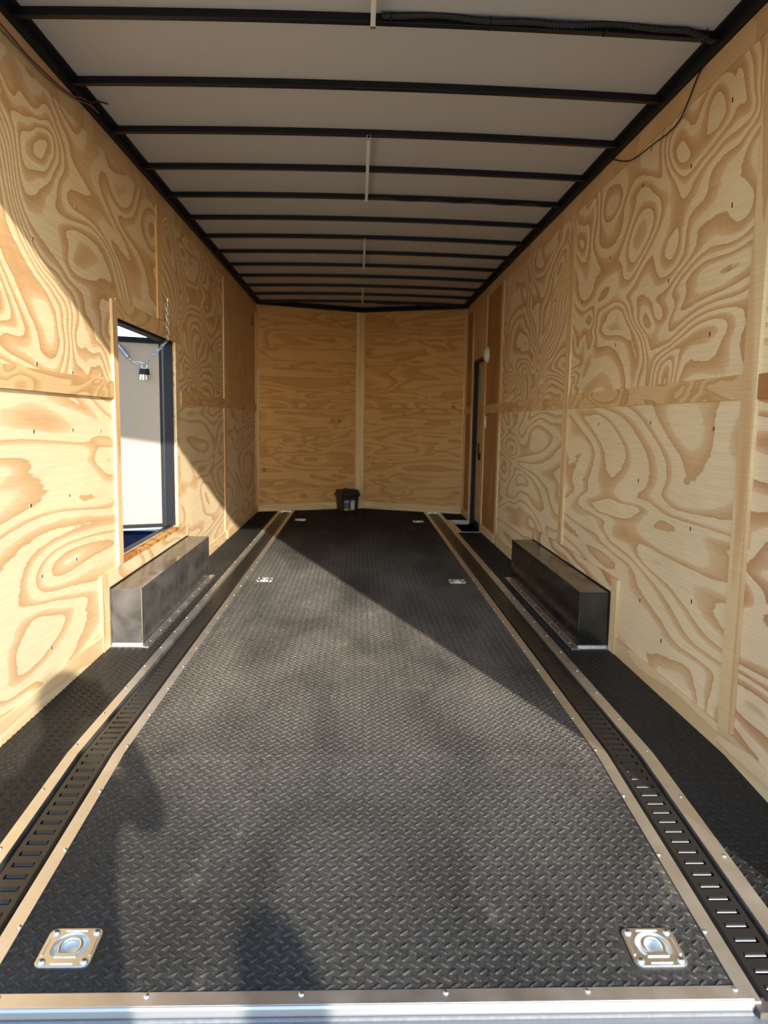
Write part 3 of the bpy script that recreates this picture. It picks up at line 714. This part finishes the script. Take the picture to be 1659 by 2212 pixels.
# ------------------------------------------------------------------ door 2: closed entrance door at the far right
d2 = tag(put('door_2', None, None, (1.29,7.9,0)), kind='structure')
O2 = (1.29,1.29,7.9,7.9,0,0)
def d2box(n, m, *f): return MB().box(*(c-o for c,o in zip(f,O2))).build(n, m, d2)
d2box('leaf_panel', P_TAN, 1.292,1.314,7.55,8.285,.02,1.755)
d2box('door_frame', BLACK, 1.2485,1.30,8.286,8.30,-.168,1.768); d2box('door_frame', BLACK, 1.2485,1.30,7.531,7.545,-.168,1.768); d2box('door_frame', BLACK, 1.2485,1.30,7.545,8.286,1.750,1.768)
d2box('kick_plate', BLACK, 1.292,1.312,7.55,8.285,-.166,.018)
d2box('latch_body', BLACK, 1.270,1.292,7.98,8.03,.70,.78); d2box('latch_lever', BLACK, 1.262,1.275,7.985,8.01,.74,.88)
d2box('inspection_sticker', plain('sticker_grey', (.45,.44,.40), .4), 1.2905,1.2925,8.10,8.24,1.28,1.70)
# light and switch beside it
t = thing('round_light', 'white round wall light above the switch beside the front entrance door', 'light', (XR-.0005,7.36,1.765), (0,-PI/2,0))
MB().lathe([(.075,0),(.075,.018),(.068,.022)],28).build('rim', WHITE, t, True); MB().lathe([(.066,.021),(.055,.036),(.03,.045),(.004,.048)],28).build('lens', plain('frosted_lens', (.85,.80,.72), .3), t, True)
t = thing('light_switch', 'small white switch plate below the round wall light', 'switch', (XR-.0005,7.40,1.11))
MB().box(-.008,0,-.035,.035,-.058,.058).build('cover_plate', WHITE, t, bevel=.002); MB().box(-.016,-.008,-.008,.008,-.02,.02).build('rocker', WHITE, t, bevel=.001)
t = thing('wall_vent', 'small dark oval vent slot high on the left wall near the front corner', 'vent', (XL+.0005,8.56,2.20))
MB().box(0,.006,-.012,.012,-.06,.06).build('vent_rim', BLACK, t, bevel=.004); MB().box(.004,.008,-.006,.006,-.045,.045).build('vent_slot', LOOM, t)

# ------------------------------------------------------------------ chain, spring and keys at the open door
ch = thing('door_chain', 'galvanised door chain with spring from a wall hook to the open door', 'chain', (0,0,0))
CHM = plain('galvanised_chain', (.75,.76,.82), .3, 1.0)
lk = []
for k in range(20):
    a = 2*PI*k/20; lk.append((.0075*math.cos(a), 0, .0075*math.sin(a)+(.009 if math.sin(a) > 0 else -.009)))
linkm = MB().loop(lk, .0021, 6).mesh('chain_link', CHM, True)
def chainrun(p, q, sag=0):
    p, q = Vector(p), Vector(q); L = (q-p).length; n = max(2, round(L/.0265))
    prev = None; P = []
    for i in range(n+1):
        u = i/n; P.append(p+(q-p)*u-Vector((0,0,sag*4*u*(1-u))))
    for i in range(n):
        c = (P[i]+P[i+1])/2; d = (P[i+1]-P[i]).normalized()
        o = put('chain_link', linkm, ch); qd = d.to_track_quat('Z','Y')
        o.rotation_mode = 'QUATERNION'; o.rotation_quaternion = qd @ Matrix.Rotation((PI/2)*(i % 2)+.4,3,'Z').to_quaternion(); o.location = c
hk = (-1.215,4.70,1.80); over = (-1.222,4.748,1.588)
kp = (-1.405,4.87,1.452); k2 = (-1.478,4.86,1.455); at_ = (-1.575,4.83,1.585)
chainrun(hk, over); chainrun(over, kp, .01); chainrun(kp, k2, .004)
MB().tube([(-1.236,4.695,1.835),(-1.212,4.695,1.835),(-1.205,4.697,1.82),(-1.207,4.70,1.805),(-1.218,4.70,1.80)],.0035,8).build('hook', STEEL, ch, True)
sp = []
A, B = Vector(k2), Vector(at_)
ax = (B-A).normalized(); e1 = ax.orthogonal().normalized(); e2 = ax.cross(e1)
for i in range(16*14+1):
    u = i/(16*14); a = 2*PI*14*u
    sp.append(A+(B-A)*(.22+.58*u)+(e1*math.cos(a)+e2*math.sin(a))*.0115)
MB().tube(sp,.0026,6).build('spring', CHM, ch, True)
MB().tube([A,A+(B-A)*.25],.003,6).build('spring_hook', CHM, ch, True); MB().tube([A+(B-A)*.78,B],.003,6).build('spring_hook', CHM, ch, True)
MB().tube([B-Vector((.0,.0,.0)), B+Vector((.012,.028,.005))],.006,8).build('door_anchor', STEEL, ch, True)
ks = thing('key_bunch', 'bunch of black-headed keys hanging from the sagging door chain', 'keys', (kp[0],kp[1],kp[2]-.012)); ks.scale = (1.3,1.3,1.15)
MB().loop([(.013*math.cos(2*PI*k/20),0,.013*math.sin(2*PI*k/20)-.008) for k in range(20)],.0015,6).build('key_ring', STEEL, ks, True)
for i,a in enumerate((-.10,-.03,.05,.11)):
    k = put('key', MB().prism_x([(-.002,-.055),(.002,-.055),(.002,-.022),(-.002,-.022)],-.008,.008).mesh('key', BLACK), ks, (i*.007-.0105,.004*(i-1.5),0), (0,-a,.25*i))
    MB().prism_x([(-.001,-.082),(.001,-.082),(.001,-.054),(-.001,-.054)],-.0028,.0028).build('key_blade', STEEL, k)

# ------------------------------------------------------------------ battery box by the nose post
t = thing('battery_box', 'black plastic battery box with two labels on the floor against the nose wall', 'battery box', (-.155,9.075,.002), (0,0,math.radians(20)))
BPL = plain('black_plastic', (.010,.010,.010), .45)
mb = MB()
vs = [(-.105,-.085,0),(.105,-.085,0),(.105,.085,0),(-.105,.085,0),(-.118,-.098,.19),(.118,-.098,.19),(.118,.098,.19),(-.118,.098,.19)]
MB().add(vs,[(3,2,1,0),(4,5,6,7),(0,1,5,4),(1,2,6,5),(2,3,7,6),(3,0,4,7)]).build('tub', BPL, t, bevel=.01)
vs = [(-.135,-.115,.185),(.135,-.115,.185),(.135,.115,.185),(-.135,.115,.185),(-.115,-.095,.262),(.115,-.095,.262),(.115,.095,.262),(-.115,.095,.262)]
MB().add(vs,[(3,2,1,0),(4,5,6,7),(0,1,5,4),(1,2,6,5),(2,3,7,6),(3,0,4,7)]).build('lid', BPL, t, bevel=.012)
MB().box(-.02,.02,-.1,.1,.255,.272).build('strap', BPL, t, bevel=.004)
def sticker(name, x0, x1, z0, z1, m, parent, dy=0):
    def yy(z): return -.085-.013*z/.19-.0015-dy
    vs = [(x0,yy(z0),z0),(x1,yy(z0),z0),(x1,yy(z1),z1),(x0,yy(z1),z1)]; vs += [(a,b+.001,c) for a,b,c in vs]
    return MB().add(vs,[(0,1,2,3),(7,6,5,4),(0,1,5,4),(1,2,6,5),(2,3,7,6),(3,0,4,7)]).build(name, m, parent)
YEL = plain('label_yellow', (.55,.42,.04), .5); BLU = plain('label_blue', (.10,.12,.19), .5); LGR = plain('label_grey', (.32,.36,.42), .5); LWH = plain('label_white', (.62,.58,.56), .5)
for nm,x0,x1,z0,z1,m,d in (('label',-.070,-.012,.03,.135,BLU,0),('label_band',-.070,-.012,.108,.135,LGR,.0006),('label_band',-.070,-.012,.012,.036,YEL,.0006),('label',.012,.062,.02,.135,LWH,0),('label_band',.012,.036,.112,.135,YEL,.0006),('label_band',.004,.036,.014,.036,YEL,.0006)):
    sticker(nm,x0,x1,z0,z1,m,t,d)

fd = thing('shade_plate', 'dark blue plate added outside as shaded ground, below the open side door', 'shade_plate', (-1.315,4.37,.30))  # added plate, stands in for the shaded ground under the door leaf
NAVY = plain('navy_shade', (.010,.014,.034), .9, 0, .0)  # ground shade put into the colour
MB().box(-.52,0,-.85,.85,.0,.012).build('top_plate', NAVY, fd, bevel=.004); MB().box(-.52,-.51,-.85,.85,-.16,0).build('plate_side', NAVY, fd)
# ------------------------------------------------------------------ outside, seen through the open door
t = thing('yard_post', 'white yard post with a crossbar outside, through the top of the open door', 'post', (-8.42,25.0,GZ))
WP = plain('white_post_paint', (.75,.77,.80), .5)
MB().box(-.12,.12,-.12,.12,0,6.6).build('post', WP, t); MB().box(.1,1.6,-.05,.05,5.30,5.42).build('crossbar', WP, t)

# ------------------------------------------------------------------ the two people behind the camera, whose shadows fall into the trailer
def person(name, label, joints, edges, root, mats, head, phone=None):
    me = bpy.data.meshes.new(name); keys = list(joints)
    me.from_pydata([joints[k][0] for k in keys], [(keys.index(a),keys.index(b)) for a,b in edges], [])
    o = tag(put(name, me), label, 'person')
    o.modifiers.new('skin','SKIN')
    if not me.skin_vertices: me.skin_vertices.new()
    for i,k in enumerate(keys):
        r = joints[k][1]; me.skin_vertices[0].data[i].radius = r if isinstance(r, tuple) else (r,r)
        me.skin_vertices[0].data[i].use_root = (k == root)
    s = o.modifiers.new('sub','SUBSURF'); s.levels = 1; s.render_levels = 2
    me.materials.append(mats[0])
    hx,hy,hz = head
    hd = MB()
    prof = [(.0,-.125),(.035,-.12),(.052,-.10),(.066,-.065),(.074,-.02),(.078,.025),(.074,.07),(.056,.105),(.03,.122),(.0,.127)]
    hd.lathe([(max(r,.001),z) for r,z in prof], 24)
    hd.v = [(x, y*1.18+(.012 if y > 0 and z < -.05 else 0), z) for x,y,z in hd.v]
    hd.add([(-.012,.088,-.02),(.012,.088,-.02),(0,.112,-.03),(0,.088,.02)],[(0,1,2),(1,3,2),(3,0,2),(0,3,1)])
    for sx in (-1,1): hd.add([(sx*.074,-.01,-.03),(sx*.09,-.02,.0),(sx*.088,-.015,.03),(sx*.074,.012,.02)],[(0,1,2,3)])
    h = hd.build('head', mats[1], o, True); h.location = head
    hr = MB().lathe([(.079,.01),(.082,.05),(.070,.10),(.04,.128),(.002,.134)],24)
    hr.v = [(x,y*1.2-.012,z) for x,y,z in hr.v]; hh = hr.build('hair', mats[2], o, True); hh.location = head
    return o
SKIN = plain('skin', (.45,.27,.19), .5); CLO1 = plain('dark_jacket', (.03,.035,.05), .8); CLO2 = plain('grey_shirt', (.12,.12,.13), .8); HAIR = plain('dark_hair', (.03,.02,.015), .6)
gy = -.40
def rz(y): return GZ+.04+(-.118-GZ-.04)*(y+.62)/(1.352+.62)
def body(cx, cy, fz, top, lh, rh, le, re):
    s = top-fz
    j = {'pelvis':((cx,cy,fz+.53*s),(.155,.11)),'waist':((cx,cy,fz+.63*s),(.145,.10)),'chest':((cx,cy,fz+.74*s),(.165,.115)),'neck0':((cx,cy,fz+.815*s),(.085,.075)),
         'neck1':((cx,cy+.02,fz+.87*s),(.052,.055)),
         'ls':((cx-.175,cy,fz+.80*s),.058),'rs':((cx+.175,cy,fz+.80*s),.058),'le':(le,.045),'re':(re,.045),'lh':(lh,.032),'rh':(rh,.032),
         'lhip':((cx-.10,cy,fz+.49*s),(.092,.095)),'rhip':((cx+.10,cy,fz+.49*s),(.092,.095)),'lk':((cx-.11,cy+.02,fz+.28*s),.062),'rk':((cx+.11,cy+.02,fz+.28*s),.062),
         'la':((cx-.12,cy-.01,fz+.05),.045),'ra':((cx+.12,cy-.01,fz+.05),.045),'lt':((cx-.14,cy+.17,fz+.03),.034),'rt':((cx+.14,cy+.17,fz+.03),.034)}
    e = [('pelvis','waist'),('waist','chest'),('chest','neck0'),('neck0','neck1'),('chest','ls'),('chest','rs'),('ls','le'),('rs','re'),('le','lh'),('re','rh'),
         ('pelvis','lhip'),('pelvis','rhip'),('lhip','lk'),('rhip','rk'),('lk','la'),('rk','ra'),('la','lt'),('ra','rt')]
    for nm, hnd, sgn in (('l',lh,1),('r',rh,-1)):
        for q in range(4):
            j[nm+'f%d'%q] = ((hnd[0]+sgn*(.012+.008*(q%2)),hnd[1]+.006+.004*q,hnd[2]+.030-.018*q),.009)
            j[nm+'g%d'%q] = ((hnd[0]+sgn*(.034+.004*(q%2)),hnd[1]+.010,hnd[2]+.030-.018*q),.008); e += [(nm+'h',nm+'f%d'%q),(nm+'f%d'%q,nm+'g%d'%q)]
        j[nm+'t0'] = ((hnd[0]+sgn*.01,hnd[1]-.022,hnd[2]+.02),.010); j[nm+'t1'] = ((hnd[0]+sgn*.028,hnd[1]-.020,hnd[2]+.035),.009); e += [(nm+'h',nm+'t0'),(nm+'t0',nm+'t1')]
    return j, e
fz = rz(gy)+.01
j, e = body(.0, gy, fz, 1.30, (-.105,-.075,1.085), (.035,-.075,1.085), (-.20,-.26,.83), (.215,-.27,.82))
person('person', 'person in a dark jacket holding up a phone, standing on the ramp', j, e, 'pelvis', (CLO1,SKIN,HAIR), (-.035,gy+.03,1.185))
ph = thing('phone', 'dark phone held up in both hands of the person on the ramp', 'phone', (-.035,-.050,1.090))
MB().box(-.036,.036,-.004,.004,-.075,.075).build('phone_body', plain('phone_glass', (.02,.02,.025), .1), ph, bevel=.003)
x2, y2 = .83, -1.42
j, e = body(x2, y2, GZ+.012, 1.076, (x2-.22,y2+.08,.02), (x2+.22,y2+.08,.02), (x2-.25,y2-.02,.30), (x2+.25,y2-.02,.30))
person('person', 'person in a grey shirt standing on the asphalt behind the ramp', j, e, 'pelvis', (CLO2,SKIN,HAIR), (x2,y2+.02,.948))
